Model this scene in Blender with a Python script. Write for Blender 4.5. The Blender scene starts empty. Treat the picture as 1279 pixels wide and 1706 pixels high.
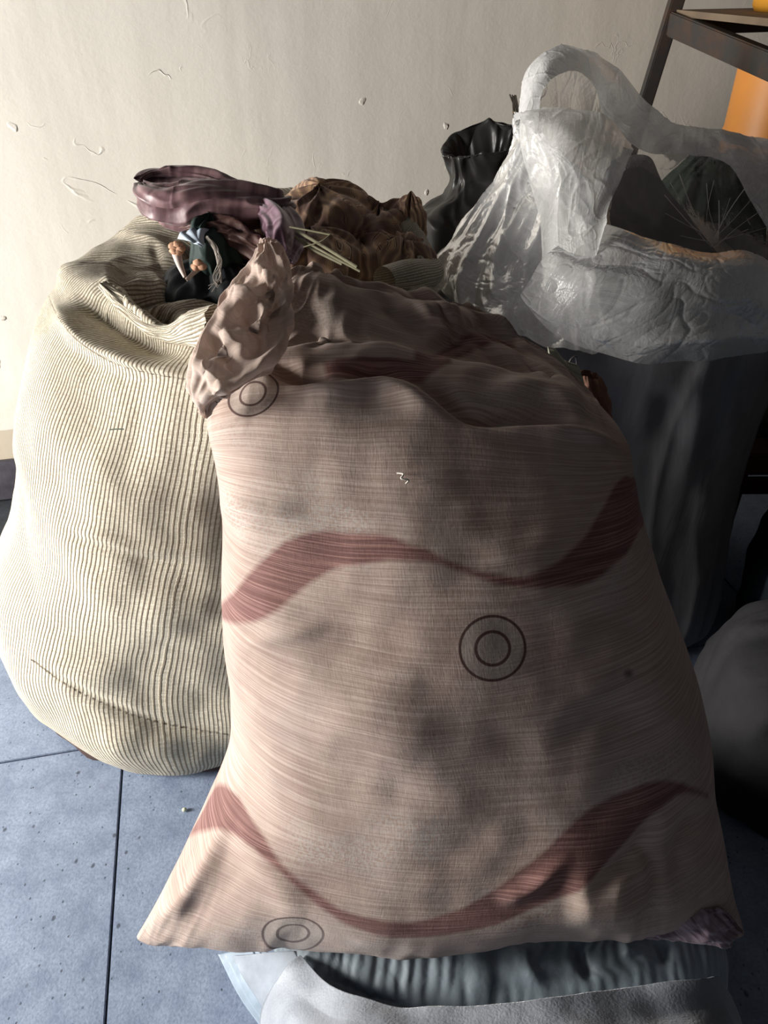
import bpy, bmesh, math, random
import numpy as np
from mathutils import Vector, Matrix

random.seed(7); np.random.seed(7)
SC = bpy.context.scene
# ------------------------------------------------------------------ camera
CAM_H, PITCH, FPX = 1.5, math.radians(35), 1300.0
cd = bpy.data.cameras.new('camera'); cam = bpy.data.objects.new('camera', cd)
SC.collection.objects.link(cam); SC.camera = cam
cam.location = (0, 0, CAM_H); cam.rotation_euler = (math.radians(90) - PITCH, 0, 0)
cd.sensor_fit = 'VERTICAL'; cd.sensor_height = 36; cd.sensor_width = 27
cd.lens = FPX / 1706 * 36; cd.clip_start = 0.02
# ------------------------------------------------------------------ light
w = bpy.data.worlds.new('world'); SC.world = w; w.use_nodes = True
w.node_tree.nodes['Background'].inputs[0].default_value = (0.95, 0.93, 0.95, 1)
w.node_tree.nodes['Background'].inputs[1].default_value = 0.035
def area(name, loc, target, sx, sy, power, col, spread=180):
    l = bpy.data.lights.new(name, 'AREA'); l.shape = 'RECTANGLE'; l.size = sx; l.size_y = sy
    l.energy = power; l.color = col; l.spread = math.radians(spread)
    o = bpy.data.objects.new(name, l); SC.collection.objects.link(o); o.location = loc
    d = Vector(target) - Vector(loc); o.rotation_euler = d.to_track_quat('-Z', 'Y').to_euler()
    return o
area('doorway_light', (-3.3, 0.42, 1.05), (0.0, 0.85, 0.55), 0.8, 1.7, 265, (1.0, 0.965, 0.915))
area('doorway_sky_light', (-2.2, -0.9, 1.9), (-0.3, 1.2, 0.3), 1.2, 1.2, 4, (0.72, 0.83, 1.0))
SC.view_settings.view_transform = 'Standard'; SC.view_settings.look = 'None'
SC.view_settings.gamma = 1; SC.view_settings.use_curve_mapping = False
SC.view_settings.exposure = 0.0
try:
    SC.cycles.use_denoising = True; SC.cycles.denoiser = 'OPENIMAGEDENOISE'
    SC.cycles.max_bounces = 8; SC.cycles.transparent_max_bounces = 24
except Exception: pass

# ------------------------------------------------------------------ geometry helpers
CP, SP = math.cos(PITCH), math.sin(PITCH)
def P(px, py, Y):
    cx, cy = (px - 639.5) / FPX, (853 - py) / FPX
    d = np.array([cx, CP + cy * SP, -SP + cy * CP]); t = Y / d[1]
    return np.array([0, 0, CAM_H]) + d * t
def PZ(px, py, z):
    cx, cy = (px - 639.5) / FPX, (853 - py) / FPX
    d = np.array([cx, CP + cy * SP, -SP + cy * CP]); t = (z - CAM_H) / d[2]
    return np.array([0, 0, CAM_H]) + d * t
def proj(A):
    x, y, z = A[..., 0], A[..., 1], A[..., 2] - CAM_H
    D = y * CP - z * SP; U = y * SP + z * CP
    return np.stack([639.5 + FPX * x / D, 853 - FPX * U / D], -1)
def crom(K, n):
    K = np.asarray(K, float); k = len(K)
    if k == 2:
        t = np.linspace(0, 1, n).reshape((-1,) + (1,) * (K.ndim - 1)); return K[0] * (1 - t) + K[1] * t
    E = np.concatenate([[2 * K[0] - K[1]], K, [2 * K[-1] - K[-2]]])
    s = np.linspace(0, k - 1 - 1e-9, n); i = s.astype(int); t = (s - i).reshape((-1,) + (1,) * (K.ndim - 1))
    a, b, c, d = E[i], E[i + 1], E[i + 2], E[i + 3]
    return 0.5 * (2 * b + (c - a) * t + (2 * a - 5 * b + 4 * c - d) * t ** 2 + (3 * b - a - 3 * c + d) * t ** 3)
_perm = np.random.RandomState(3).permutation(256); _perm = np.concatenate([_perm, _perm, _perm])
_g = np.random.RandomState(5).normal(size=(256, 3)); _g /= np.linalg.norm(_g, axis=1)[:, None]
def pn(A):
    sh = A.shape[:-1]; A = A.reshape(-1, 3); I = np.floor(A).astype(int); f = A - I; I &= 255
    u = f * f * f * (f * (f * 6 - 15) + 10); r = 0
    for a in (0, 1):
        for b in (0, 1):
            for c in (0, 1):
                h = _perm[_perm[_perm[I[:, 0] + a] + I[:, 1] + b] + I[:, 2] + c]
                g = (_g[h] * (f - np.array([a, b, c]))).sum(1)
                wt = (u[:, 0] if a else 1 - u[:, 0]) * (u[:, 1] if b else 1 - u[:, 1]) * (u[:, 2] if c else 1 - u[:, 2])
                r = r + wt * g
    return (r * 1.6).reshape(sh)
def fbm(A, sc, octv=3, seed=0):
    r = 0; a = 1; A = A * np.asarray(sc, float) + seed * 7.31
    for _ in range(octv): r = r + a * pn(A); A = A * 2.03 + 11.7; a *= 0.5
    return r
def creases(A, sc, octv=2, seed=0, warp=0.35, sharp=1.0):
    """fold field: rounded ridges with narrow valleys, in -1..0"""
    W = np.stack([pn(A * np.asarray(sc) * .5 + seed + 31.1 * k) for k in range(3)], -1)
    B = A * np.asarray(sc, float) + W * warp * 2 + seed * 5.77; r = 0; a = 1
    for _ in range(octv): r = r - a * np.exp(-np.abs(pn(B)) * 7 * sharp); B = B * 1.9 + 4.4; a *= 0.5
    return r
def ruck(G, k=2.0, m=3.0, seed=0, sharp=.06, wrap=True):
    """long soft folds running along a tube or loft, as cloth gathers; -1..1"""
    n, c = G.shape[:2]; a = np.linspace(0, 2 * np.pi, c)[None, :] * np.ones((n, 1)); v = np.linspace(0, 1, n)[:, None] * np.ones((1, c))
    B = np.stack([np.cos(a) * k, np.sin(a) * k, v * m], -1) + seed * 3.7
    B = B + .45 * np.stack([pn(B * .8 + 9.1), pn(B * .8 + 5.3), 0 * a], -1)
    q = pn(B); q2 = pn(B * 2.1 + 4.4); return 1 - 3.2 * np.sqrt(q * q + sharp ** 2) + .5 * (1 - 3.2 * np.sqrt(q2 * q2 + sharp ** 2)) - .4
def film(G, a, sc, seed=0, rid=.0018):
    Nn = normals(G); W = G * np.asarray(sc, float); W = W + .5 * np.stack([pn(W * .7 + 3 * k + seed) for k in range(3)], -1)
    q = pn(W * 1.6 + seed); q2 = pn(W * 3.3 + seed + 9); r = np.exp(-np.abs(q) * 22) + .6 * np.exp(-np.abs(q2) * 18)
    return G + Nn * (a * fbm(G, np.asarray(sc, float) * .8, 2, seed) + rid * r)[..., None]
def normals(G):
    du = np.gradient(G, axis=1); dv = np.gradient(G, axis=0); n = np.cross(du, dv)
    n = n / (np.linalg.norm(n, axis=-1, keepdims=True) + 1e-9)
    return n
def polyd(Q, pts):
    """distance, sign and along-parameter of 2D points Q to polyline pts"""
    pts = np.asarray(pts, float); best = np.full(Q.shape[:-1], 1e9); sg = np.zeros_like(best); al = np.zeros_like(best)
    n = len(pts) - 1
    for i in range(n):
        a, b = pts[i], pts[i + 1]; ab = b - a; L = (ab ** 2).sum() + 1e-12
        t = np.clip(((Q - a) @ ab) / L, 0, 1); d = np.linalg.norm(Q - a - t[..., None] * ab, axis=-1)
        c = ab[0] * (Q[..., 1] - a[1]) - ab[1] * (Q[..., 0] - a[0]); m = d < best
        best = np.where(m, d, best); sg = np.where(m, np.sign(c), sg); al = np.where(m, (i + t) / n, al)
    return best, sg, al
def curve2(pts, n=40): return crom(np.asarray(pts, float), n)
def sculpt(G, Nn, strokes):
    """push folds into a surface along lines: (points, width, depth, side) side 0 both, +1/-1 a one-sided lip"""
    Q = proj(G); view = G - np.array([0, 0, CAM_H]); view = view / np.linalg.norm(view, axis=-1, keepdims=True); fr = np.clip((.25 - (Nn * view).sum(-1)) * 2.5, 0, 1); h = np.zeros(G.shape[:2])
    for s in strokes:
        pts, wd, dp = s[0], s[1], s[2]; side = s[3] if len(s) > 3 else 0
        c2 = curve2(pts, 16); mg = wd * 4.5; lo_, hi_ = c2.min(0) - mg, c2.max(0) + mg
        mk = (Q[..., 0] > lo_[0]) & (Q[..., 0] < hi_[0]) & (Q[..., 1] > lo_[1]) & (Q[..., 1] < hi_[1]) & (fr > 0)
        d, sg, al = polyd(Q[mk], c2); tap = np.clip(np.minimum(al, 1 - al) * 2.8, 0, 1); tap = tap * tap * (3 - 2 * tap)
        if side == 0: e = np.exp(-(d / wd) ** 2)
        else: e = np.where(sg == side, np.exp(-(d / wd)), np.exp(-(d / 3.0) ** 2))
        h[mk] += dp * e * tap
    return G + Nn * (h * fr)[..., None]
def outward(G, Nn):
    c = G.reshape(-1, 3).mean(0); return Nn if ((G - c) * Nn).sum() > 0 else -Nn
def link(o, parent=None):
    SC.collection.objects.link(o)
    if parent is not None: o.parent = parent
    return o
def gridmesh(name, G, material, parent=None, uv=None, attrs=None, thick=0):
    n, m = G.shape[:2]; me = bpy.data.meshes.new(name)
    idx = np.arange(n * m).reshape(n, m)
    F = np.stack([idx[:-1, :-1], idx[:-1, 1:], idx[1:, 1:], idx[1:, :-1]], -1).reshape(-1, 4)
    me.vertices.add(n * m); me.vertices.foreach_set('co', G.reshape(-1).astype(np.float32))
    me.loops.add(F.size); me.loops.foreach_set('vertex_index', F.reshape(-1).astype(np.int32))
    me.polygons.add(len(F)); me.polygons.foreach_set('loop_start', np.arange(0, F.size, 4, dtype=np.int32))
    me.update(calc_edges=True); me.polygons.foreach_set('use_smooth', np.ones(len(F), bool))
    if uv is None:
        uv = np.stack(np.meshgrid(np.linspace(0, 1, m), np.linspace(0, 1, n)), -1)
    l = me.uv_layers.new(name='UVMap'); l.data.foreach_set('uv', uv.reshape(-1, 2)[F.reshape(-1)].reshape(-1).astype(np.float32))
    for k, v in (attrs or {}).items():
        a = me.attributes.new(k, 'FLOAT', 'POINT'); a.data.foreach_set('value', v.reshape(-1).astype(np.float32))
    me.materials.append(material); me.validate(); o = bpy.data.objects.new(name, me); link(o, parent)
    if thick:
        md = o.modifiers.new('solid', 'SOLIDIFY'); md.thickness = thick; md.offset = 0
    return o
def loft(rings, nr, nc, power=1.0):
    """rings: (L point, R point, front vector, back vector)"""
    K = np.array([[r[0], r[1], r[2], r[3]] for r in rings], float); R = crom(K, nr)
    th = np.linspace(-math.pi / 2, 1.5 * math.pi, nc); c, s = np.cos(th), np.sin(th)
    c = np.sign(c) * np.abs(c) ** power; sf = np.clip(s, 0, 1) ** power; sb = np.clip(-s, 0, 1) ** power
    M = (R[:, 0] + R[:, 1]) / 2; A = (R[:, 1] - R[:, 0]) / 2
    return M[:, None] + A[:, None] * c[None, :, None] + R[:, 2][:, None] * sf[None, :, None] + R[:, 3][:, None] * sb[None, :, None]
def arc_uv(G):
    nr, nc = G.shape[:2]; mid = nc // 2
    d = np.linalg.norm(np.diff(G, axis=1), axis=-1); s = np.concatenate([np.zeros((nr, 1)), np.cumsum(d, 1)], 1)
    s -= s[:, mid:mid + 1]; dv = np.linalg.norm(np.diff(G[:, mid], axis=0), axis=-1)
    v = np.concatenate([[0], np.cumsum(dv)])[:, None] * np.ones((1, nc)); return np.stack([s, v], -1)
def patch(curves, n, m):
    C = np.array([crom([P(*q) if len(q) == 3 and not isinstance(q, np.ndarray) else q for q in c], m) for c in curves]); return crom(C, n)
def tube(path, rad, n, m, flat=1.0, twist=0.0):
    C = crom(np.array(path, float), n); Rr = crom(np.array(rad, float)[:, None], n)[:, 0]
    T = np.gradient(C, axis=0); T /= np.linalg.norm(T, axis=1)[:, None] + 1e-9
    up = np.array([0, 0, 1.0]); G = []; x = None
    for i in range(n):
        if x is None:
            x = np.cross(T[i], up)
            if np.linalg.norm(x) < 1e-3: x = np.array([1.0, 0, 0])
        x = x - T[i] * (x @ T[i]); x /= np.linalg.norm(x); y = np.cross(x, T[i])
        a = np.linspace(0, 2 * math.pi, m); tw = twist * i / n
        G.append(C[i] + Rr[i] * (np.cos(a)[:, None] * (x * math.cos(tw) + y * math.sin(tw)) + flat * np.sin(a)[:, None] * (-x * math.sin(tw) + y * math.cos(tw))))
    return np.array(G)
def boxbm(bm, cx, cy, cz, sx, sy, sz, rot=None, bev=0.0):
    r = bmesh.ops.create_cube(bm, size=1.0); vs = r['verts']
    for v in vs: v.co = Vector((v.co.x * sx, v.co.y * sy, v.co.z * sz))
    if bev:
        es = list({e for v in vs for e in v.link_edges}); r2 = bmesh.ops.bevel(bm, geom=es, offset=bev, segments=2, affect='EDGES')
        vs = list({v for f in r2['faces'] for v in f.verts} | {v for v in vs if v.is_valid})
    M = Matrix.Translation((cx, cy, cz)) @ (rot.to_4x4() if rot is not None else Matrix())
    for v in vs: v.co = M @ v.co
def obj(name, bm, material, parent=None, smooth=False):
    me = bpy.data.meshes.new(name); bm.to_mesh(me); bm.free(); me.materials.append(material)
    if smooth:
        for p in me.polygons: p.use_smooth = True
    return link(bpy.data.objects.new(name, me), parent)
def bar(name, a, b, wd, ht, material, parent=None, bev=0.003):
    a, b = Vector(a), Vector(b); d = b - a; bm = bmesh.new()
    boxbm(bm, 0, 0, 0, wd, ht, d.length, None, bev)
    M = Matrix.Translation((a + b) / 2) @ d.to_track_quat('Z', 'Y').to_matrix().to_4x4()
    bmesh.ops.transform(bm, matrix=M, verts=bm.verts); return obj(name, bm, material, parent)
def lathe(name, prof, material, parent=None, seg=48, loc=(0, 0, 0)):
    a = np.linspace(0, 2 * math.pi, seg + 1); G = np.array([[[r * math.cos(t) + loc[0], r * math.sin(t) + loc[1], z + loc[2]] for t in a] for r, z in prof])
    return gridmesh(name, G, material, parent)
def thing(name, label, cat, loc=(0, 0, 0), group=None):
    o = bpy.data.objects.new(name, None); o.location = (0, 0, 0); o.empty_display_size = .05
    link(o); tag(o, label, cat, group); return o
def tag(o, label, cat, group=None):
    o['label'] = label; o['category'] = cat
    if group: o['group'] = group
    return o

# ------------------------------------------------------------------ materials
class Mt:
    def __init__(s, name):
        s.m = bpy.data.materials.new(name); s.m.use_nodes = True; s.nt = s.m.node_tree; s.nt.nodes.clear()
        s.out = s.nt.nodes.new('ShaderNodeOutputMaterial')
    def n(s, t, ins=None, **props):
        nd = s.nt.nodes.new('ShaderNode' + t)
        for k, v in props.items(): setattr(nd, k, v)
        for k, v in (ins or {}).items():
            if isinstance(v, bpy.types.NodeSocket): s.nt.links.new(v, nd.inputs[k])
            else: nd.inputs[k].default_value = v
        return nd
    def tex(s, kind='Object'): return s.n('TexCoord').outputs[kind]
    def mp(s, v, scale=(1, 1, 1), loc=(0, 0, 0), rot=(0, 0, 0)):
        return s.n('Mapping', {'Vector': v, 'Scale': scale, 'Location': loc, 'Rotation': rot}).outputs[0]
    def noise(s, v, sc, det=3, rough=.5, dist=0):
        return s.n('TexNoise', {'Vector': v, 'Scale': sc, 'Detail': det, 'Roughness': rough, 'Distortion': dist}).outputs[0]
    def ramp(s, f, stops):
        r = s.n('ValToRGB', {'Fac': f}); cr = r.color_ramp
        while len(cr.elements) < len(stops): cr.elements.new(0.5)
        for e, (p, c) in zip(cr.elements, stops):
            e.position = p; e.color = (c, c, c, 1) if isinstance(c, (int, float)) else tuple(c) + (1,)
        return r.outputs[0]
    def mix(s, f, a, b, mode='MIX'):
        nd = s.n('Mix', data_type='RGBA', blend_type=mode)
        for i, v in ((0, f), (6, a), (7, b)):
            if isinstance(v, bpy.types.NodeSocket): s.nt.links.new(v, nd.inputs[i])
            else: nd.inputs[i].default_value = v if i == 0 else (tuple(v) + (1,) if len(v) == 3 else v)
        return nd.outputs[2]
    def math(s, op, a, b=0.0, c=0.0, clamp=False):
        nd = s.n('Math', operation=op, use_clamp=clamp)
        for i, v in enumerate((a, b, c)):
            if isinstance(v, bpy.types.NodeSocket): s.nt.links.new(v, nd.inputs[i])
            else: nd.inputs[i].default_value = v
        return nd.outputs[0]
    def attr(s, name): return s.n('Attribute', attribute_name=name).outputs['Fac']
    def bump(s, h, st=.5, dist=.01, prev=None):
        i = {'Height': h, 'Strength': st, 'Distance': dist}
        if prev is not None: i['Normal'] = prev
        return s.n('Bump', i).outputs[0]
    def bsdf(s, col, rough=.8, norm=None, **kw):
        i = {'Base Color': col if isinstance(col, bpy.types.NodeSocket) else tuple(col) + (1,), 'Roughness': rough}
        if norm is not None: i['Normal'] = norm
        for k, v in kw.items(): i[k.replace('_', ' ')] = v
        return s.n('BsdfPrincipled', i).outputs[0]
    def done(s, sh): s.nt.links.new(sh, s.out.inputs[0]); return s.m
def lin(r, g, b):
    f = lambda c: (c / 255 / 12.92) if c / 255 <= .04045 else ((c / 255 + .055) / 1.055) ** 2.4
    return (f(r), f(g), f(b))
def simple(name, col, rough=.7, bumps=0.3, bsc=60, spread=.25, **kw):
    t = Mt(name); v = t.tex(); nz = t.noise(v, bsc * .3, 4); a = tuple(c * (1 - spread) for c in col); b = tuple(min(1, c * (1 + spread)) for c in col)
    c = t.mix(t.ramp(nz, [(.3, 0.0), (.7, 1.0)]), a, b); nm = t.bump(t.noise(v, bsc, 4), bumps, .004)
    return t.done(t.bsdf(c, rough, nm, **kw))

def mat_wall():
    t = Mt('plaster'); v = t.tex(); c = t.mix(t.ramp(t.noise(v, 1.3, 4), [(.35, 0.0), (.7, 1.0)]), lin(216, 210, 200), lin(229, 223, 211))
    st = t.ramp(t.noise(t.mp(v, (9, 9, .7)), 1.5, 4, .6), [(.45, 0.0), (.62, 1.0)])
    c = t.mix(t.math('MULTIPLY', st, .16), c, lin(176, 168, 156))
    # rust coming off the frame leaning on the wall
    d = t.n('VectorMath', {0: t.mp(v, (1.5, 1, .55), tuple(RUST)), 1: (0, 0, 0)}, operation='LENGTH').outputs['Value']
    d = t.math('ADD', d, t.math('MULTIPLY', t.math('SUBTRACT', t.noise(v, 6, 4), .5), .16))
    c = t.mix(t.ramp(d, [(.03, .75), (.16, 0.0)]), c, lin(150, 108, 60))
    # flaking specks
    vo = t.n('TexVoronoi', {'Vector': t.mix(.03, v, t.n('TexNoise', {'Vector': v, 'Scale': 30.0}).outputs[1], 'ADD'), 'Scale': 9.0})
    sp = t.ramp(vo.outputs['Distance'], [(.07, 1.0), (.11, 0.0)])
    gate = t.ramp(t.noise(v, 3.1, 2), [(.5, 0.0), (.56, 1.0)]); sp = t.math('MULTIPLY', sp, gate)
    ck = t.ramp(t.math('ABSOLUTE', t.math('SUBTRACT', t.noise(t.mp(v, (1, 1, .7)), 4, 4, .55, .6), .5)), [(.001, 1.0), (.006, 0.0)])
    ck = t.math('MULTIPLY', ck, t.ramp(t.noise(v, 5, 3, .6), [(.56, 0.0), (.62, 1.0)])); ck = t.math('MULTIPLY', ck, t.ramp(t.n('SeparateXYZ', {0: v}).outputs[0], [(-.62 % 1.0 if False else .0, 1.0), (.02, .25)]))
    sp = t.math('MAXIMUM', sp, t.math('MULTIPLY', ck, .5))
    edge = t.math('MULTIPLY', sp, t.ramp(t.noise(v, 70, 2), [(.45, 0.0), (.55, 1.0)]))
    c = t.mix(t.math('MULTIPLY', edge, .5), c, lin(165, 152, 132))
    # lower bands of older paint
    z = t.n('SeparateXYZ', {0: v}).outputs[2]; zz = t.math('ADD', z, t.math('MULTIPLY', t.math('SUBTRACT', t.noise(v, 9, 3), .5), .03))
    c = t.mix(t.ramp(zz, [(.26, 1.0), (.262, 0.0)]), c, lin(190, 178, 158))
    g = t.math('MULTIPLY', t.ramp(zz, [(.27, 0.0), (.29, 1.0), (.40, 1.0), (.43, 0.0)]), t.ramp(t.noise(v, 14, 4), [(.4, 0.0), (.6, 1.0)]))
    c = t.mix(t.math('MULTIPLY', g, .5), c, lin(190, 205, 188))
    nm = t.bump(sp, .8, .004, t.bump(t.noise(v, 5, 6, .6), .13, .02)); nm = t.bump(t.noise(v, 90, 3), .12, .002, nm)
    return t.done(t.bsdf(c, .6, nm))
def mat_tile():
    t = Mt('slate_tile'); v = t.n('NewGeometry').outputs['Position']
    c = t.mix(t.ramp(t.noise(v, 4, 6, .65), [(.3, 0.0), (.7, 1.0)]), lin(116, 130, 156), lin(152, 167, 194))
    c = t.mix(t.ramp(t.noise(v, 16, 5, .7), [(.35, 0.0), (.75, .5)]), c, lin(176, 190, 210))
    c = t.mix(t.ramp(t.noise(v, 160, 2), [(.4, 0.0), (.7, .45)]), c, lin(104, 118, 142))
    def pits(sc, r, thr):
        vo = t.n('TexVoronoi', {'Vector': t.mp(v, (1, .75, 1), rot=(0, 0, .5)), 'Scale': sc, 'Randomness': 1.0}); wv = t.math('ADD', vo.outputs['Distance'], t.math('MULTIPLY', t.math('SUBTRACT', t.noise(v, sc * 4, 3), .5), .12))
        g = t.ramp(t.n('SeparateColor', {0: vo.outputs['Color']}).outputs[0], [(thr, 0.0), (thr + .02, 1.0)])
        return t.math('MULTIPLY', t.ramp(wv, [(r, 1.0), (r + .05, 0.0)]), g)
    p = t.math('MAXIMUM', pits(24, .07, .66), pits(70, .11, .6))
    c = t.mix(t.math('MULTIPLY', p, .8), c, lin(60, 68, 82))
    nm = t.bump(p, -.5, .002, t.bump(t.noise(v, 220, 3), .25, .002, t.bump(t.noise(v, 12, 5), .3, .006)))
    return t.done(t.bsdf(c, t.ramp(t.noise(v, 8, 4), [(.3, .42), (.7, .62)]), nm))
def mat_beige():
    t = Mt('ribbed_beige_cloth'); uv = t.tex('UV'); v = t.tex()
    sx = t.n('SeparateXYZ', {0: uv}); u, vv = sx.outputs[0], sx.outputs[1]
    wob = t.math('MULTIPLY', t.math('SUBTRACT', t.noise(v, 5, 2), .5), .008)
    ph = t.math('MULTIPLY', t.math('ADD', u, wob), 330.0); fr = t.math('FRACT', ph); cell = t.math('FLOOR', ph)
    tri = t.math('ABSOLUTE', t.math('SUBTRACT', fr, .5))               # 0 rib crown .. .5 groove
    cmb = t.n('CombineXYZ', {0: t.math('MULTIPLY', cell, .37), 1: t.math('MULTIPLY', vv, 170.0), 2: 0.0}).outputs[0]
    br = t.noise(cmb, 1.0, 2, .6)
    groove = t.ramp(t.math('ADD', tri, t.math('MULTIPLY', t.math('SUBTRACT', br, .5), .3)), [(.24, 0.0), (.40, 1.0)])
    cen = t.math('MULTIPLY', t.ramp(tri, [(.0, 1.0), (.07, 0.0)]), t.ramp(br, [(.45, 0.0), (.6, 1.0)]))
    c = t.mix(t.ramp(t.noise(cmb, 2.2, 2), [(.35, 0.0), (.65, 1.0)]), lin(202, 193, 170), lin(238, 230, 210))
    c = t.mix(t.math('MULTIPLY', groove, .85), c, lin(140, 124, 102)); c = t.mix(t.math('MULTIPLY', cen, .45), c, lin(160, 142, 105))
    dirt_shade = t.ramp(t.noise(v, 3.2, 5, .6), [(.42, 0.0), (.7, .55)]); c = t.mix(dirt_shade, c, t.mix(.75, c, lin(120, 108, 92)))
    c = t.mix(t.math('MULTIPLY', t.attr('dirt_shade'), .45), c, lin(104, 96, 82))  # vertex dirt together with the painted shade of the sack top
    se = t.attr('seam'); c = t.mix(t.math('MULTIPLY', t.ramp(se, [(.45, 0.0), (.7, 1.0)]), t.ramp(t.noise(v, 130, 2), [(.4, .3), (.55, 1.0)])), c, lin(92, 78, 60))
    h = t.math('SUBTRACT', 1.0, groove); nm = t.bump(h, .8, .003, t.bump(br, .35, .0015, t.bump(t.noise(v, 9, 4), .3, .01)))
    return t.done(t.bsdf(c, .9, nm, Sheen_Weight=.1))
def mat_pink(sheer=0.0, name='crinkled_pink_cloth', pale=0.0):
    t = Mt(name); uv = t.tex('UV'); v = t.tex()
    sag = t.math('MULTIPLY', t.math('SUBTRACT', t.noise(t.mp(uv, (3, 3, 1)), 1.0, 2), .5), .05)
    wv = t.n('VectorMath', {0: uv, 1: t.n('CombineXYZ', {1: sag}).outputs[0]}, operation='ADD').outputs[0]
    s1 = t.noise(t.mp(wv, (6, 430, 1)), 1.0, 3, .6, .2); s2 = t.noise(t.mp(wv, (14, 900, 1)), 1.0, 2, .5); wf = t.noise(t.mp(uv, (500, 60, 1)), 1.0, 2)
    line = t.math('MULTIPLY', t.ramp(s1, [(.46, 0.0), (.60, 1.0)]), t.ramp(s2, [(.3, .35), (.6, 1.0)]))
    c = t.mix(t.ramp(s1, [(.3, 0.0), (.65, 1.0)]), lin(176, 151, 138), lin(198, 175, 161))
    c = t.mix(t.math('MULTIPLY', line, .6), c, lin(228, 208, 196))
    c = t.mix(pale, c, lin(222, 200, 186))
    # goods showing faintly through the sheer cloth
    blot = t.ramp(t.noise(v, 5.5, 4, .6, .4), [(.45, 0.0), (.72, 1.0)]); c = t.mix(t.math('MULTIPLY', blot, .38), c, lin(110, 82, 78))
    blot2 = t.ramp(t.noise(v, 4.1, 3, .55), [(.55, 0.0), (.70, 1.0)]); c = t.mix(t.math('MULTIPLY', blot2, .32), c, lin(150, 146, 140))
    pale = t.math('MULTIPLY', t.ramp(t.noise(t.mp(v, (3, 3, 6), (4, 2, 1)), 1.3, 3), [(.56, 0.0), (.66, 1.0)]), t.ramp(t.noise(v, 260, 2), [(.45, 0.0), (.55, 1.0)]))
    c = t.mix(t.math('MULTIPLY', pale, .45), c, lin(205, 200, 192))
    bd = t.ramp(t.math('ADD', t.attr('band'), t.math('MULTIPLY', t.math('SUBTRACT', t.noise(v, 140, 2), .5), .0012)), [(.4992, 1.0), (.5008, 0.0)])
    red = t.mix(line, t.mix(t.noise(v, 9, 2), lin(104, 64, 60), lin(122, 78, 73)), lin(172, 128, 120)); c = t.mix(t.math('MULTIPLY', bd, .93), c, red)
    rd = t.attr('ringd'); grey = t.mix(t.noise(v, 300, 2), lin(132, 120, 112), lin(190, 180, 170))
    def annulus(r, wd): return t.ramp(t.math('ABSOLUTE', t.math('SUBTRACT', rd, r)), [(wd, 1.0), (wd + .025, 0.0)])
    c = t.mix(t.ramp(rd, [(.95, .6), (1.0, 0.0)]), c, grey); c = t.mix(annulus(.5, .035), c, lin(86, 60, 54)); c = t.mix(annulus(.96, .03), c, lin(86, 60, 54))
    spot = t.ramp(t.attr('spot'), [(0.0, .9), (1.0, 0.0)]); c = t.mix(spot, c, lin(52, 24, 22))
    nm = t.bump(s1, .4, .0016, t.bump(wf, .2, .001)); nm = t.bump(t.noise(v, 22, 4, .6), .22, .005, nm)
    sh = t.bsdf(c, .85, nm, Sheen_Weight=.15)
    tr = t.n('BsdfTranslucent', {'Color': c}).outputs[0]; sh = t.n('MixShader', {0: .12 + .2 * sheer, 1: sh, 2: tr}).outputs[0]
    if sheer:
        tp = t.n('BsdfTransparent').outputs[0]; f = t.ramp(t.n('LayerWeight', {'Blend': .4}).outputs['Facing'], [(.0, .34 * sheer), (.8, .05)])
        sh = t.n('MixShader', {0: f, 1: sh, 2: tp}).outputs[0]
    return t.done(sh)
def mat_film(name, dens, tint=(.86, .86, .85), wr=18):
    """polythene film: clear, milky where crumpled or seen edge on"""
    t = Mt(name); v = t.tex(); uv = t.tex('UV')
    st = t.noise(t.mp(uv, (26, 3, 1)), 1.0, 4, .6, .8); w1 = t.noise(v, wr, 5, .65, 1.2)
    rid = t.math('ABSOLUTE', t.math('SUBTRACT', w1, .5)); rid = t.ramp(rid, [(.0, 1.0), (.035, 0.0)])
    rid2 = t.ramp(t.math('ABSOLUTE', t.math('SUBTRACT', st, .5)), [(.0, 1.0), (.05, 0.0)])
    lw = t.n('LayerWeight', {'Blend': .35}).outputs['Facing']
    f = t.math('ADD', t.math('MULTIPLY', t.math('POWER', lw, 1.6), .45), dens); f = t.math('ADD', f, t.math('MULTIPLY', rid, .10)); f = t.math('ADD', f, t.math('MULTIPLY', rid2, .07))
    f = t.math('ADD', f, t.math('MULTIPLY', t.math('SUBTRACT', t.noise(v, 7, 3), .5), .35), clamp=True)
    nm = t.bump(w1, .45, .008, t.bump(st, .3, .006))
    df = t.n('BsdfDiffuse', {'Color': tint + (1,), 'Normal': nm}).outputs[0]; tr = t.n('BsdfTranslucent', {'Color': tint + (1,), 'Normal': nm}).outputs[0]
    milky = t.n('MixShader', {0: .28, 1: df, 2: tr}).outputs[0]; clear = t.n('BsdfTransparent', {'Color': (.97, .97, .96, 1)}).outputs[0]
    b = t.n('MixShader', {0: f, 1: clear, 2: milky}).outputs[0]
    gl = t.n('BsdfGlossy', {'Color': (1, 1, 1, 1), 'Roughness': .28, 'Normal': nm}).outputs[0]
    fr = t.math('MULTIPLY', t.n('Fresnel', {'IOR': 1.45, 'Normal': nm}).outputs[0], .7)
    return t.done(t.n('MixShader', {0: fr, 1: b, 2: gl}).outputs[0])
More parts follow.
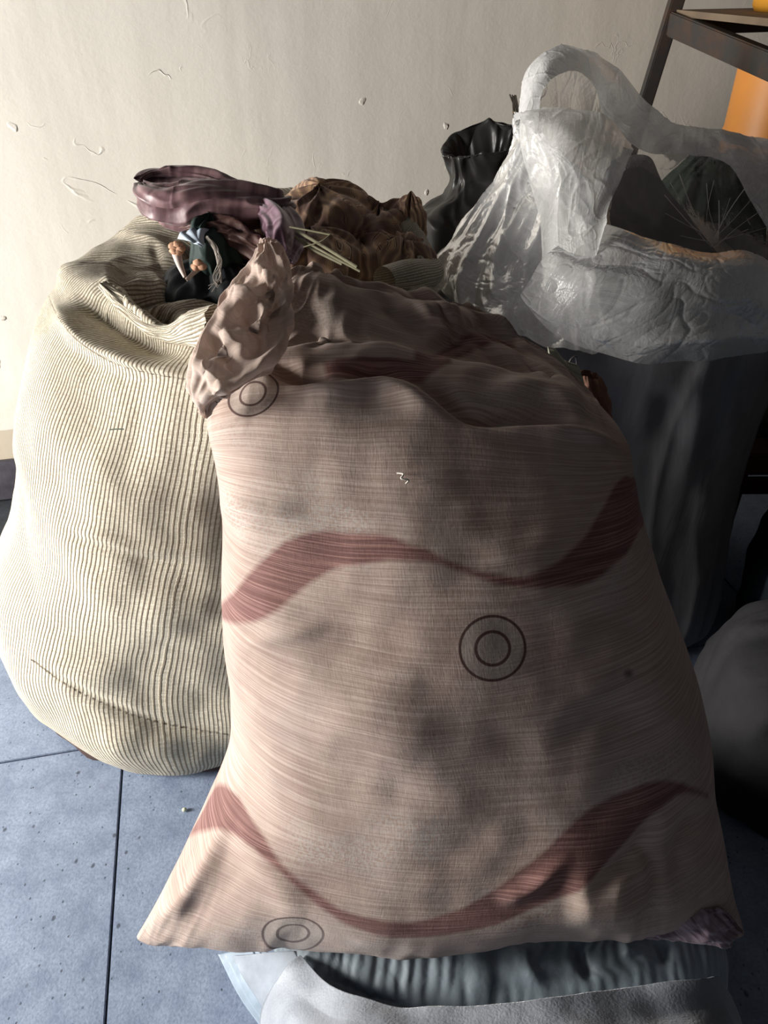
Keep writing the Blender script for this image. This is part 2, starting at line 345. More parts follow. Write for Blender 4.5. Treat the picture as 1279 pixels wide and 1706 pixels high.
def mat_sack(name='white_woven_plastic'):
    t = Mt(name); v = t.tex(); uv = t.tex('UV')
    st = t.noise(t.mp(v, (9, 9, 1.6)), 1.2, 4, .6, .6); c = t.mix(t.ramp(st, [(.35, 0.0), (.65, 1.0)]), lin(104, 101, 100), lin(134, 131, 131))
    c = t.mix(t.ramp(t.noise(v, 3, 3), [(.4, 0.0), (.7, .5)]), c, lin(118, 122, 134))
    c = t.mix(t.ramp(t.noise(v, 5, 3, .6), [(.58, 0.0), (.75, .4)]), c, lin(90, 84, 78))
    nm = t.bump(t.noise(t.mp(v, (140, 140, 140)), 1.0, 2), .15, .002, t.bump(st, .25, .015))
    sh = t.bsdf(c, .6, nm); tr = t.n('BsdfTranslucent', {'Color': c}).outputs[0]
    return t.done(t.n('MixShader', {0: .15, 1: sh, 2: tr}).outputs[0])
def mat_satin(name, c1, c2, sc=60, gloss=.42):
    t = Mt(name); uv = t.tex('UV'); v = t.tex(); s = t.noise(t.mp(uv, (2, sc, 1)), 1.0, 2, .5, .3)
    c = t.mix(t.ramp(s, [(.42, 0.0), (.58, 1.0)]), c1, c2); c = t.mix(t.ramp(t.noise(v, 8, 2), [(.4, 0.0), (.7, .4)]), c, tuple(x * .5 for x in c1))
    return t.done(t.bsdf(c, gloss, t.bump(s, .25, .002, t.bump(t.noise(v, 30, 3), .3, .005)), Sheen_Weight=.2))
def mat_swirl():
    t = Mt('swirl_patterned_cloth'); v = t.tex(); n1 = t.n('TexNoise', {'Vector': v, 'Scale': 9.0, 'Detail': 1.0})
    wv = t.n('TexWave', {'Vector': t.mix(.25, v, n1.outputs[1], 'ADD'), 'Scale': 11.0, 'Distortion': 12.0, 'Detail': 2.0, 'Detail Scale': .8}).outputs[1]
    c = t.ramp(wv, [(.2, lin(130, 100, 80)), (.42, lin(176, 140, 108)), (.5, lin(84, 58, 48)), (.58, lin(84, 58, 48)), (.66, lin(228, 198, 158)), (.74, lin(136, 102, 86)), (.95, lin(196, 160, 124))])
    c = t.mix(t.ramp(t.noise(v, 12, 2), [(.45, 0.0), (.6, .6)]), c, lin(112, 80, 78))
    return t.done(t.bsdf(c, .75, t.bump(wv, .2, .002, t.bump(t.noise(v, 40, 3), .3, .004)), Sheen_Weight=.15))
def mat_velvet(name, c1, c2, ribs=True):
    t = Mt(name); v = t.tex(); uv = t.tex('UV')
    rb = t.n('TexWave', {'Vector': t.mp(uv, (1, 1, 1)), 'Scale': 5.0, 'Distortion': 2.2, 'Detail': 2.0, 'Detail Scale': 1.2}).outputs[1] if ribs else t.noise(v, 260, 2)
    if ribs: rb = t.math('MULTIPLY', rb, t.ramp(t.noise(v, 5, 2), [(.4, .1), (.6, 1.0)]))
    c = t.mix(t.ramp(t.noise(v, 6, 4, .6, .8), [(.35, 0.0), (.65, 1.0)]), c1, c2); c = t.mix(t.math('MULTIPLY', rb, .3), c, tuple(min(1, x * 1.6) for x in c2))
    return t.done(t.bsdf(c, .55, t.bump(rb, .6 if ribs else .5, .004 if ribs else .0015, t.bump(t.noise(v, 22, 4), .35, .01)), Sheen_Weight=.5, Sheen_Roughness=.3))
def mat_metal(name, col, rust):
    t = Mt(name); v = t.tex(); c = t.mix(t.ramp(t.noise(v, 14, 5, .65), [(.45, 0.0), (.7, 1.0)]), col, rust)
    return t.done(t.bsdf(c, .55, t.bump(t.noise(v, 60, 3), .3, .002), Metallic=.35))

# ------------------------------------------------------------------ room shell
WA = math.radians(12.3); D = np.array([math.cos(WA), math.sin(WA), 0]); NN = np.array([-math.sin(WA), math.cos(WA), 0]); WD = 2.455
def wf(t, n, z): return D * t + NN * n + np.array([0, 0, z])
rp = P(1072, 120, 2.5); rt = rp @ D; 
RUST = (-1.5 * rt, 0, -.55 * (CAM_H - .30)); rotW = Matrix.Rotation(WA, 3, 'Z')
MW = mat_wall()
bm = bmesh.new(); boxbm(bm, .2, WD + .06, 1.4, 6.4, .12, 2.8)
o = obj('wall_back', bm, MW); o.rotation_euler[2] = WA; o['kind'] = 'structure'
bm = bmesh.new(); boxbm(bm, .2, .4, -.05, 6.4, 4.4, .072)
fl = obj('floor', bm, simple('floor_joint', lin(52, 56, 62), .9)); fl.rotation_euler[2] = WA; fl['kind'] = 'structure'
MT = mat_tile(); TS = .86
bm = bmesh.new(); boxbm(bm, 0, 0, -.0075, TS - .0045, TS - .0045, .015, None, .0015); tb = None
for i in range(-3, 4):
    for j in range(-2, 2):
        nx, ny = -.344 + TS * (i + .5), 1.30 + TS * (j - .5)
        if ny + TS / 2 > WD + .05 or True:
            if tb is None:
                tb = obj('tile', bm, MT, fl); q = tb
            else:
                q = tb.copy(); link(q, fl)
            q.location = (nx, ny, random.uniform(-.0006, 0))
mbb = Mt('dark_skirting'); vv = mbb.tex(); cc = mbb.mix(mbb.ramp(mbb.noise(vv, 7, 5, .6), [(.4, 0.0), (.7, 1.0)]), lin(52, 50, 58), lin(84, 80, 88))
ck = mbb.ramp(mbb.math('ABSOLUTE', mbb.math('SUBTRACT', mbb.noise(vv, 6, 2, .5, .6), .5)), [(.004, .9), (.010, 0.0)])
cc = mbb.mix(mbb.math('MULTIPLY', ck, mbb.ramp(mbb.noise(vv, 3, 1), [(.5, 0.0), (.52, 1.0)])), cc, lin(225, 222, 222)); mbb = mbb.done(mbb.bsdf(cc, .6, mbb.bump(mbb.noise(vv, 40, 3), .3, .003)))
bb = bpy.data.objects.new('baseboard_back', None); link(bb); bb['kind'] = 'structure'; bb.rotation_euler[2] = WA
bm = bmesh.new(); boxbm(bm, 0, 0, .075, .396, .014, .15, None, .002); sk = None
for i in range(-7, 9):
    if sk is None: sk = obj('skirting_tile', bm, mbb, bb); q = sk
    else: q = sk.copy(); link(q, bb)
    q.location = (-.06 + .4 * i, WD - .007, 0)

# ------------------------------------------------------------------ beige sack
MB = mat_beige(); vec = lambda *a: np.array(a, float)
def wring(z, xl, xr, yc, f, b, fz=0, bz=0, lz=0, rz=0): return (vec(xl, yc, z + lz), vec(xr, yc, z + rz), vec(0, -f, fz), vec(0, b, bz))
sack = thing('fabric_sack', 'huge bulging cream and brown ribbed cloth sack standing at the left by the wall', 'sack')
rings = [wring(.012, -.60, -.35, 1.42, .08, .1), wring(.012, -.76, -.18, 1.42, .28, .3), wring(.05, -.84, -.08, 1.44, .345, .38), wring(.13, -.90, -.03, 1.46, .385, .40),
         wring(.26, -.925, .0, 1.49, .41, .42), wring(.40, -.885, .03, 1.5, .41, .42), wring(.55, -.82, .05, 1.5, .40, .42), wring(.70, -.765, .07, 1.5, .385, .41),
         wring(.82, -.715, .09, 1.5, .375, .40), wring(.91, -.675, .10, 1.5, .365, .39), wring(.97, -.645, .105, 1.5, .345, .37, -.01, .05), wring(1.015, -.60, .10, 1.5, .315, .335, -.025, .06),
         wring(1.045, -.54, .085, 1.5, .28, .29, -.035, .06), wring(1.06, -.465, .07, 1.5, .235, .24, -.045, .045), wring(1.055, -.395, .06, 1.5, .195, .20, -.045, .03), wring(1.02, -.365, .05, 1.5, .17, .18, -.03), wring(.95, -.36, .05, 1.5, .15, .17),
         wring(.86, -.30, .0, 1.5, .10, .12), wring(.84, -.2, -.12, 1.5, .02, .02)]
G = loft(rings, 360, 520, .9); nr, nc = G.shape[:2]
u = np.linspace(0, 1, nc)[None, :] * np.ones((nr, 1)); vfrac = np.linspace(0, 1, nr)[:, None] * np.ones((1, nc))
UV = np.stack([u, arc_uv(G)[..., 1]], -1); Nn = outward(G, normals(G)); top = np.clip((vfrac - .60) / .12, 0, 1) * np.clip((.93 - vfrac) / .05, 0, 1)
Nn[-60:] = Nn[-61]
h = .022 * fbm(G, 3.0, 2) + .006 * fbm(G, 8, 2)
ang = np.stack([np.cos(u * 2 * np.pi) * 3.4, np.sin(u * 2 * np.pi) * 3.4, vfrac * 3], -1)
h += top * (.010 * ruck(G, 3.0, 5.0, 4) + .005 * fbm(G, 9, 2, 2))
Q0 = proj(G)
G = G + Nn * h[..., None]; Nn = outward(G, normals(G)); Nn[-60:] = Nn[-61]
hem = [(78, 485), (95, 525), (130, 568), (190, 605), (250, 622), (335, 636)]
G = sculpt(G, Nn, [
    ([(82, 470), (120, 462), (180, 462), (210, 468)], 22, .022),
    ([(84, 490), (105, 530), (140, 568), (200, 600), (260, 615), (345, 625)], 16, .026),
    (hem, 26, -.012, 1),
    ([(115, 492), (150, 512), (200, 548), (260, 578), (345, 586)], 17, -.030),
    ([(170, 470), (205, 505), (245, 535), (285, 548)], 10, .028),
    ([(190, 478), (235, 505), (275, 525), (300, 535)], 12, -.028),
    ([(200, 462), (250, 470), (290, 485)], 10, .02),
    ([(110, 445), (160, 430), (230, 430), (300, 440)], 14, -.012), ([(130, 400), (190, 392), (260, 405)], 16, -.01), ([(250, 395), (262, 430), (270, 462)], 8, -.008),
    ([(100, 862), (160, 895), (240, 918), (380, 925)], 14, .006), ([(60, 880), (160, 905), (240, 930), (380, 940)], 8, -.006),
    ([(55, 1098), (110, 1140), (180, 1175), (260, 1202), (400, 1228)], 9, -.009),
    ([(210, 640), (230, 700), (215, 760), (190, 830)], 26, -.008), ([(150, 1215), (230, 1235), (330, 1235)], 30, .01)])
Qn = proj(G)
def near(Q, pts, wd):
    d, _, al = polyd(Q, curve2(pts)); return np.exp(-(d / wd) ** 2)
seam = np.maximum(near(Qn, [(52, 1098), (110, 1140), (180, 1175), (260, 1202), (400, 1228)], 2.2), .8 * near(Qn, hem, 2.0))
seam *= (Nn[..., 1] < .3)
dirt_shade = np.clip(fbm(G, 4, 3, 5) * .8 + .2, 0, 1) * np.clip((G[..., 2] - .7) / .3, 0, 1) + np.clip((G[..., 2] - .93) / .08, 0, 1) * .35  # blotchy dirt, plus shade painted into the colour of the sack's top
dirt_shade += .6 * near(Qn, [(200, 1150), (300, 1110), (380, 1130)], 60) * np.clip(fbm(G, 9, 3, 8) + .4, 0, 1)
gridmesh('sack_body', G, MB, sack, UV, {'seam': seam, 'dirt_shade': np.clip(dirt_shade, 0, 1)})
a = np.linspace(0, 2 * np.pi, 140); br = []
for k, (s, z) in enumerate([(.90, .004), (1.0, .012), (1.015, .028), (.97, .05)]):
    br.append(np.stack([-.475 + .402 * s * np.cos(a) + .006 * np.sin(a * 23 + k), 1.45 + .345 * s * np.sin(a) + .006 * np.sin(a * 17 + 2 * k), z + .006 * np.abs(np.sin(a * 9))], -1))
G2 = crom(np.array(br), 14)
lo = gridmesh('base_trim', G2, simple('dark_brown_lining', lin(70, 50, 46), .85), sack, thick=.004); lo['label'] = 'dark brown frayed lining at the foot'
# turned-out lip with a pinched fold on the front of the mouth
G = tube([P(170, 472, 1.30), P(205, 505, 1.27), P(245, 542, 1.23), P(285, 556, 1.20), P(325, 548, 1.17), P(360, 545, 1.15)], [.008, .016, .018, .016, .030, .035], 160, 50, .8, 2.0)
Nn = outward(G, normals(G)); G = G + Nn * (.003 * ruck(G, 1.5, 3, 3) + .003 * fbm(G, 14, 2))[..., None]
uvl = np.stack(np.meshgrid(np.linspace(0, .10, G.shape[1]), np.linspace(0, .3, G.shape[0])), -1)
gridmesh('mouth_hem', G, MB, sack, uvl, {'seam': np.zeros(G.shape[:2]), 'dirt_shade': np.full(G.shape[:2], .15)})

# ------------------------------------------------------------------ pink sack
MP = mat_pink(); MPS = mat_pink(.45, 'sheer_pink_cloth', .6)
pink = thing('curtain_sack', 'dusty pink sheer cloth sack with dark red waves and circle prints, front centre', 'sack')
def pr(lx, ly, lY, rx, ry, rY, f, b, fz=0, bz=0): return (P(lx, ly, lY), P(rx, ry, rY), vec(0, -f, fz), vec(0, b, bz))
rings = [pr(231, 1562, .62, 1235, 1555, .64, .020, .012, -.004), pr(256, 1520, .635, 1226, 1510, .645, .070, .03, -.008), pr(306, 1410, .68, 1206, 1410, .68, .135, .07, -.005), pr(348, 1320, .73, 1192, 1320, .72, .165, .10),
         pr(384, 1230, .77, 1187, 1230, .76, .18, .11), pr(388, 1130, .81, 1166, 1135, .80, .19, .12), pr(378, 1040, .84, 1130, 1035, .84, .195, .12), pr(371, 940, .88, 1095, 940, .88, .185, .12),
         pr(371, 850, .91, 1070, 850, .92, .16, .12, .01), pr(362, 780, .93, 1058, 790, .95, .115, .11, .03), pr(348, 715, .95, 1050, 750, .98, .06, .10, .07),
         pr(356, 660, .98, 1022, 716, 1.02, .0, .09, .085), pr(392, 600, 1.01, 1000, 682, 1.06, .0, .07, .04), pr(432, 540, 1.05, 945, 618, 1.10, -.01, .06, .02), pr(468, 480, 1.10, 868, 565, 1.15, .0, .04, .015), pr(490, 447, 1.14, 800, 520, 1.19, .0, .02, .0), pr(500, 450, 1.16, 790, 525, 1.2, .0, .005)]
G = loft(rings, 380, 500, .93); nr, nc = G.shape[:2]; UV = arc_uv(G); Q0 = proj(G); _v = np.linspace(0, 1, nr)[:, None]
G[..., 2] += .058 * np.exp(-((Q0[..., 0] - 920) / 210) ** 2) * np.clip(1 - _v / .17, 0, 1)
Q0 = proj(G); Nn = outward(G, normals(G)); front = Nn[..., 1] < .25
def px2uv(p):
    d = ((Q0 - np.array(p, float)) ** 2).sum(-1) + (~front) * 1e7; i = np.unravel_index(d.argmin(), d.shape); return UV[i]
def sdf_poly(UVv, pts):
    pts = np.array(pts); d, _, _ = polyd(UVv, np.vstack([pts, pts[:1]])); ins = np.zeros(UVv.shape[:-1], bool); j = len(pts) - 1
    x, y = UVv[..., 0], UVv[..., 1]
    for i in range(len(pts)):
        xi, yi, xj, yj = *pts[i], *pts[j]
        if yi != yj: ins ^= ((yi > y) != (yj > y)) & (x < (xj - xi) * (y - yi) / (yj - yi) + xi)
        j = i
    return np.where(ins, -d, d)
def band(up, lo): 
    up, lo = curve2(up, 34), curve2(lo, 34); return [px2uv(p) for p in list(up) + list(lo)[::-1]]
b1 = band([(368, 1008), (395, 985), (425, 945), (475, 902), (530, 884), (600, 886), (660, 898), (720, 922), (790, 950), (850, 962), (900, 952), (955, 915), (1000, 860), (1035, 800), (1056, 790)],
          [(368, 1030), (400, 1037), (440, 1030), (485, 998), (535, 960), (590, 940), (650, 936), (720, 938), (790, 962), (850, 978), (920, 980), (980, 968), (1030, 935), (1060, 890), (1072, 830)])
b2 = band([(352, 1320), (368, 1305), (395, 1325), (425, 1365), (475, 1435), (535, 1492), (605, 1525), (700, 1533), (800, 1502), (875, 1448), (950, 1380), (1020, 1332), (1080, 1306), (1130, 1302), (1185, 1325)],
          [(312, 1392), (345, 1383), (385, 1385), (430, 1412), (480, 1455), (540, 1515), (605, 1548), (680, 1558), (780, 1553), (870, 1525), (950, 1480), (1030, 1415), (1090, 1352), (1140, 1322), (1185, 1330)])
b3 = band([(540, 606), (620, 600), (700, 600), (760, 560), (800, 543), (860, 560)], [(540, 625), (620, 628), (680, 640), (760, 600), (820, 570), (860, 572)])
sd = np.minimum(np.minimum(sdf_poly(UV, b1), sdf_poly(UV, b2)), sdf_poly(UV, b3)); sd = np.clip(sd, -.4, .4) + .5
rdv = np.full((nr, nc), 9.0)
for (cx, cy, rx, ry, an) in [(820, 1080, 57, 56, 0), (424, 660, 45, 34, -.5), (487, 1560, 53, 34, .0)]:
    dx, dy = Q0[..., 0] - cx, Q0[..., 1] - cy; a, b = dx * math.cos(an) + dy * math.sin(an), -dx * math.sin(an) + dy * math.cos(an)
    rdv = np.minimum(rdv, np.where(front, np.hypot(a / rx, b / ry), 9.0))
spt = np.where(front, np.hypot(Q0[..., 0] - 1045, Q0[..., 1] - 1122) / 11, 9.0)
h = .011 * fbm(G, 3.6, 2, 3) + .0025 * fbm(G, 10, 2, 1)
vf = np.linspace(0, 1, nr)[:, None] * np.ones((1, nc)); topw = np.clip((vf - .60) / .08, 0, 1); botw = np.clip((.16 - vf) / .12, 0, 1)
h += topw * (.006 * ruck(G, 2.2, 6, 2, .1) + .003 * fbm(G, 14, 2, 6)) + botw * .003 * ruck(G, 4, 3, 9)
edge = 1 - np.clip(np.abs(np.sin(np.linspace(-math.pi / 2, 1.5 * math.pi, nc)))[None, :] / .5, 0, 1)
h *= (1 - .5 * edge)
G = G + Nn * h[..., None]; Nn = outward(G, normals(G))
G = sculpt(G, Nn, [
    ([(440, 600), (480, 622), (560, 628), (640, 622), (700, 640)], 12, -.030), ([(470, 640), (540, 648), (620, 640), (700, 662), (780, 700)], 20, .020),
    ([(640, 620), (720, 650), (790, 690), (860, 700), (980, 705)], 14, -.026), ([(700, 600), (760, 560), (820, 545), (870, 570)], 16, -.020),
    ([(760, 705), (860, 712), (960, 722), (1045, 745)], 10, .014), ([(780, 690), (880, 690), (960, 700)], 8, -.012), ([(800, 640), (900, 650), (980, 690)], 14, .014),
    ([(540, 450), (570, 510), (640, 560), (720, 590)], 26, .008), ([(500, 480), (515, 540), (530, 600)], 26, -.010), ([(620, 480), (670, 530), (740, 560)], 18, -.012), ([(650, 500), (720, 520), (800, 530)], 10, .012),
    ([(700, 500), (770, 545), (830, 560)], 12, .014), ([(860, 590), (930, 640), (990, 700)], 12, .012),
    ([(350, 830), (430, 850), (520, 850)], 18, .006), ([(380, 1075), (470, 1060), (560, 1040)], 14, .005),
    ([(235, 1560), (300, 1500), (350, 1430), (390, 1330)], 16, .010), ([(300, 1560), (350, 1500), (400, 1440)], 22, -.004), ([(380, 1345), (430, 1430), (520, 1540)], 24, .006),
    ([(1040, 1560), (1090, 1510), (1090, 1440), (1050, 1400)], 14, -.010), ([(930, 1500), (1000, 1490), (1070, 1490)], 40, .014),
    ([(1100, 1350), (1060, 1420), (960, 1500)], 16, -.012), ([(1180, 1330), (1140, 1400), (1120, 1500)], 18, -.012), ([(820, 1500), (880, 1480), (960, 1420)], 14, .008), 
    ([(540, 1240), (640, 1290), (700, 1380)], 36, -.004), ([(900, 1250), (1000, 1200), (1100, 1180)], 30, -.007), ([(760, 900), (860, 920), (940, 900)], 24, .003), ([(1000, 900), (1080, 880)], 24, .004)])
gridmesh('sack_body', G, MP, pink, UV, {'band': sd, 'ringd': rdv, 'spot': spt})
def cloth(name, G, m, parent, uvs=(.35, .35), **kw):
    uv = np.stack(np.meshgrid(np.linspace(0, uvs[0], G.shape[1]), np.linspace(0, uvs[1], G.shape[0])), -1)
    f = np.full(G.shape[:2], 9.0); at = {'band': f, 'ringd': f, 'spot': f} if m in (MP, MPS) else {}
    at.update(kw.pop('attrs', {})); return gridmesh(name, G, m, parent, uv, at, **kw)
# gathered corner hanging over the beige sack
rings = [pr(334, 696, .90, 348, 700, .90, .004, .004), pr(322, 668, .90, 368, 672, .90, .018, .015), pr(312, 632, .91, 408, 640, .91, .030, .02), pr(318, 590, .93, 452, 600, .94, .045, .03), pr(334, 545, .96, 474, 560, .97, .045, .03),
         pr(356, 505, .99, 480, 520, 1.0, .045, .03), pr(380, 478, 1.02, 482, 480, 1.03, .04, .03), pr(402, 450, 1.05, 484, 452, 1.05, .035, .03), pr(424, 422, 1.07, 478, 425, 1.07, .025, .02), pr(432, 404, 1.08, 462, 406, 1.08, .010, .01), pr(440, 402, 1.08, 450, 403, 1.08, .002, .002)]
G = loft(rings, 200, 200, .9); Nn = outward(G, normals(G))
G = G + Nn * (.006 * ruck(G, .9, 4.5, 7, .08) + .012 * fbm(G, 9, 2, 2) + .002 * fbm(G, 34, 2))[..., None]; Nn = outward(G, normals(G))
G = sculpt(G, Nn, [([(330, 560), (375, 590), (400, 640)], 12, -.016), ([(385, 510), (425, 545), (420, 600)], 14, -.020), ([(430, 450), (458, 510), (445, 580)], 12, -.014), ([(322, 680), (350, 655), (400, 630), (460, 585), (482, 530)], 8, .012),
    ([(340, 690), (365, 668), (420, 640), (470, 600)], 6, -.012), ([(350, 540), (395, 575), (412, 600)], 12, .012), ([(375, 490), (410, 490), (450, 520)], 10, .012), ([(415, 430), (445, 460), (470, 480)], 9, .010), ([(318, 600), (350, 620), (380, 660)], 10, .010)])
cloth('gathered_corner', G, MPS, pink)
G = loft([pr(1045, 1545, .60, 1090, 1548, .60, .012, .01), pr(1110, 1528, .60, 1180, 1556, .60, .020, .01), pr(1160, 1520, .60, 1215, 1565, .60, .022, .01), pr(1200, 1515, .61, 1236, 1552, .61, .008, .01)], 90, 90)
Nn = outward(G, normals(G)); G = G + Nn * (.005 * ruck(G, 1.2, 3, 3))[..., None]
mv = cloth('hem_tail', G, mat_satin('mauve_sheer', lin(128, 108, 118), lin(176, 154, 164), 60, .5), pink); mv['label'] = 'mauve hem tail at the lower right corner'
# loose threads
MTH = simple('pale_thread', lin(214, 206, 196), .8)
def thread(pts, r, m, name, parent=None):
    return gridmesh(name, tube(pts, [r] * len(pts), 30, 7), m, parent)
thread([P(661, 788, .84), P(672, 790, .835), P(668, 797, .83), P(680, 800, .83), P(676, 806, .83)], .0012, MTH, 'loose_thread', pink)
thread([P(964, 960, .855), P(974, 958, .85), P(968, 966, .85), P(980, 972, .85), P(978, 962, .85)], .0012, MTH, 'loose_thread', pink)

# ------------------------------------------------------------------ mauve cloth, swirl cloth and odds on the beige sack
MM = mat_satin('mauve_striped_satin', lin(92, 62, 66), lin(142, 110, 112), 34)
mauve = thing('cloth', 'twisted mauve striped satin cloth lying across the mouth of the beige sack', 'cloth')
G = tube([P(236, 302, 1.50), P(262, 330, 1.47), P(300, 345, 1.46), P(350, 340, 1.46), P(410, 345, 1.47), P(462, 346, 1.48), P(472, 340, 1.50)], [.012, .038, .044, .042, .040, .030, .012], 260, 110, .85, 1.3)
Nn = outward(G, normals(G)); G = G + Nn * (.009 * ruck(G, .8, 1.6, 5, .05) + .004 * fbm(G, 9, 2))[..., None]
cloth('cloth_roll', G, MM, mauve)
G = tube([P(232, 304, 1.54), P(255, 294, 1.56), P(300, 296, 1.57), P(345, 304, 1.56), P(390, 320, 1.54), P(450, 338, 1.52)], [.012, .020, .026, .024, .02, .012], 200, 70, .9, .8)
Nn = outward(G, normals(G)); G = G + Nn * (.007 * ruck(G, .8, 1.6, 8, .05) + .003 * fbm(G, 9, 2))[..., None]
cloth('upper_fold', G, MM, mauve)
G = tube([P(440, 342, 1.48), P(462, 360, 1.44), P(474, 385, 1.40), P(476, 410, 1.36), P(470, 428, 1.33)], [.016, .034, .036, .030, .016], 140, 80, .8, .6)
Nn = outward(G, normals(G)); G = G + Nn * (.007 * ruck(G, .8, 1.2, 1, .06))[..., None]
cloth('hanging_end', G, mat_satin('mauve_satin_shiny', lin(104, 74, 88), lin(150, 124, 138), 20, .3), mauve)
G = tube([P(312, 376, 1.46), P(350, 378, 1.43), P(395, 392, 1.42), P(440, 420, 1.40)], [.018, .026, .036, .032], 140, 70, .7, .6)
Nn = outward(G, normals(G)); G = G + Nn * (.008 * ruck(G, 1.2, 2, 12))[..., None]
cloth('under_fold', G, simple('dull_brown_satin', lin(96, 68, 62), .6, .4, 60), mauve)

MS = mat_swirl()
sw = thing('patterned_cloth', 'brown swirl-patterned cloth bundle bulging behind the pink sack, beside the mauve cloth', 'cloth')
def lump(name, c, r, seedn, amp=.022, sc=10, m=MS, par=sw, sq=1.0, nu=150, nv=110):
    th = np.linspace(0, 2 * np.pi, nu)[None, :]; ph = np.linspace(0.001, np.pi - .001, nv)[:, None]
    S = np.stack([np.sin(ph) * np.cos(th), np.sin(ph) * np.sin(th), np.cos(ph) + 0 * th], -1); G = c + S * np.array(r)
    G = G + S * (amp * .45 * ruck(S, 1.3, 1.6, seedn, .09) + amp * .8 * fbm(G, sc * .8, 2, seedn))[..., None]
    return cloth(name, G, m, par)
lump('cloth_fold', P(535, 375, 1.66), (.11, .13, .075), 3); lump('cloth_fold', P(632, 385, 1.66), (.075, .10, .066), 5, .028, 13); lump('cloth_fold', P(683, 380, 1.64), (.035, .06, .055), 8, .02, 16)
lump('cloth_fold', P(600, 432, 1.56), (.12, .10, .05), 11, .025, 12); lump('cloth_fold', P(672, 440, 1.52), (.055, .07, .055), 13, .03, 14); lump('cloth_fold', P(520, 440, 1.50), (.10, .12, .06), 17)
# striped rim of the sack seen on the right of the bundle
G = tube([P(640, 470, 1.38), P(680, 462, 1.42), P(712, 455, 1.48), P(716, 440, 1.55)], [.03, .035, .03, .02], 90, 60, .9)
uvl = np.stack(np.meshgrid(np.linspace(0, .12, 60), np.linspace(0, .3, 90)), -1)
gridmesh('rim_fold', G, MB, sack, uvl, {'seam': np.zeros(G.shape[:2]), 'dirt_shade': np.full(G.shape[:2], .7)})
# dark goods in the mouth
dk = tag(lump('black_cloth', P(365, 470, 1.44), (.10, .12, .055), 21, .02, 12, simple('black_green_cloth', lin(26, 30, 34), .7, .5, 50), None), 'black crumpled cloth inside the mouth of the beige sack', 'cloth')
gr = tag(lump('green_cloth', P(358, 425, 1.42), (.045, .05, .06), 25, .018, 20, simple('dark_green_cloth', lin(26, 46, 42), .7, .5, 50), None), 'dark green frayed cloth under the mauve cloth', 'cloth')
pf = thing('plastic_strip', 'pale blue-grey plastic strips tucked under the mauve cloth in the sack mouth', 'plastic')
mpl = simple('pale_plastic', lin(176, 190, 205), .35, .1)
for k, (a, b, c) in enumerate([((296, 398), (306, 384), (322, 406)), ((308, 390), (328, 380), (338, 410)), ((326, 386), (346, 382), (334, 412))]):
    G = patch([[(a[0], a[1], 1.38), ((a[0] + b[0]) / 2, (a[1] + b[1]) / 2 - 4, 1.38), (b[0] + 4, b[1], 1.40)], [(c[0] - 12, c[1] - 6, 1.36), (c[0] - 4, c[1] - 4, 1.355), (c[0] + 2, c[1], 1.36)]], 16, 16)
    gridmesh('strip', G, mpl, pf, thick=.0015)
fw = thing('dried_flower', 'dried pale flower stalks with peach tips lying in the dark mouth of the beige sack', 'flower')
ms = simple('dry_stalk', lin(206, 190, 178), .6); mf = simple('peach_petal', lin(196, 150, 120), .7, .4, 90)
for pts, rr in (([P(292, 415, 1.31), P(299, 440, 1.30), P(308, 462, 1.29)], [.009, .006, .003]), ([P(330, 443, 1.31), P(322, 455, 1.30), P(310, 466, 1.29)], [.009, .004, .003])):
    gridmesh('stalk', tube(pts, rr, 30, 12), ms, fw)
for (x, y) in ((289, 410), (296, 408), (300, 414), (291, 418), (297, 419), (330, 438), (336, 444), (326, 445)):
    th = np.linspace(0, 2 * np.pi, 14)[None, :]; ph = np.linspace(.001, np.pi - .001, 9)[:, None]
    S = np.stack([np.sin(ph) * np.cos(th), np.sin(ph) * np.sin(th), np.cos(ph) + 0 * th], -1); c = P(x, y, 1.30)
    gridmesh('petal', c + S * np.array([.009, .006, .0065]) * (1 + .25 * pn(S * 2 + x)[..., None]), mf, fw)
wt = thing('frayed_threads', 'tangle of white frayed threads hanging over the dark green cloth in the sack mouth', 'thread')
rr = random.Random(4)
for k in range(16):
    j = lambda s=4: rr.uniform(-s, s)
    thread([P(346 + j(), 396 + j(), 1.37), P(358 + j(), 412 + j(), 1.36), P(366 + j(), 440 + j(6), 1.35), P(362 + j(8), 465 + j(6), 1.345), P(358 + j(12), 480 + j(8), 1.34)], .0006, MTH, 'thread', wt)
stw = thing('straw_stalks', 'bent green-grey straw stalks poking out between the mauve and swirl-patterned cloths', 'straw')
mst = simple('straw', lin(128, 124, 100), .6); 
for pts, r_ in (([P(482, 378, 1.36), P(515, 384, 1.35), P(550, 391, 1.34)], .0016), ([P(550, 391, 1.34), P(535, 402, 1.33), P(505, 412, 1.33)], .0012), ([P(492, 384, 1.37), P(530, 405, 1.34), P(595, 445, 1.30)], .003), ([P(500, 398, 1.37), P(540, 420, 1.33), P(600, 452, 1.30)], .0022), ([P(488, 392, 1.38), P(520, 415, 1.35), P(570, 440, 1.32)], .0026)):
    gridmesh('stalk', tube(pts, [r_] * 3, 24, 8), mst, stw)
tw = tag(thread([P(182, 716, 1.085), P(195, 715, 1.082), P(206, 715, 1.08)], .0011, simple('green_twig', lin(92, 104, 92), .7), 'twig'), 'tiny green twig stuck to the front of the beige sack', 'twig')

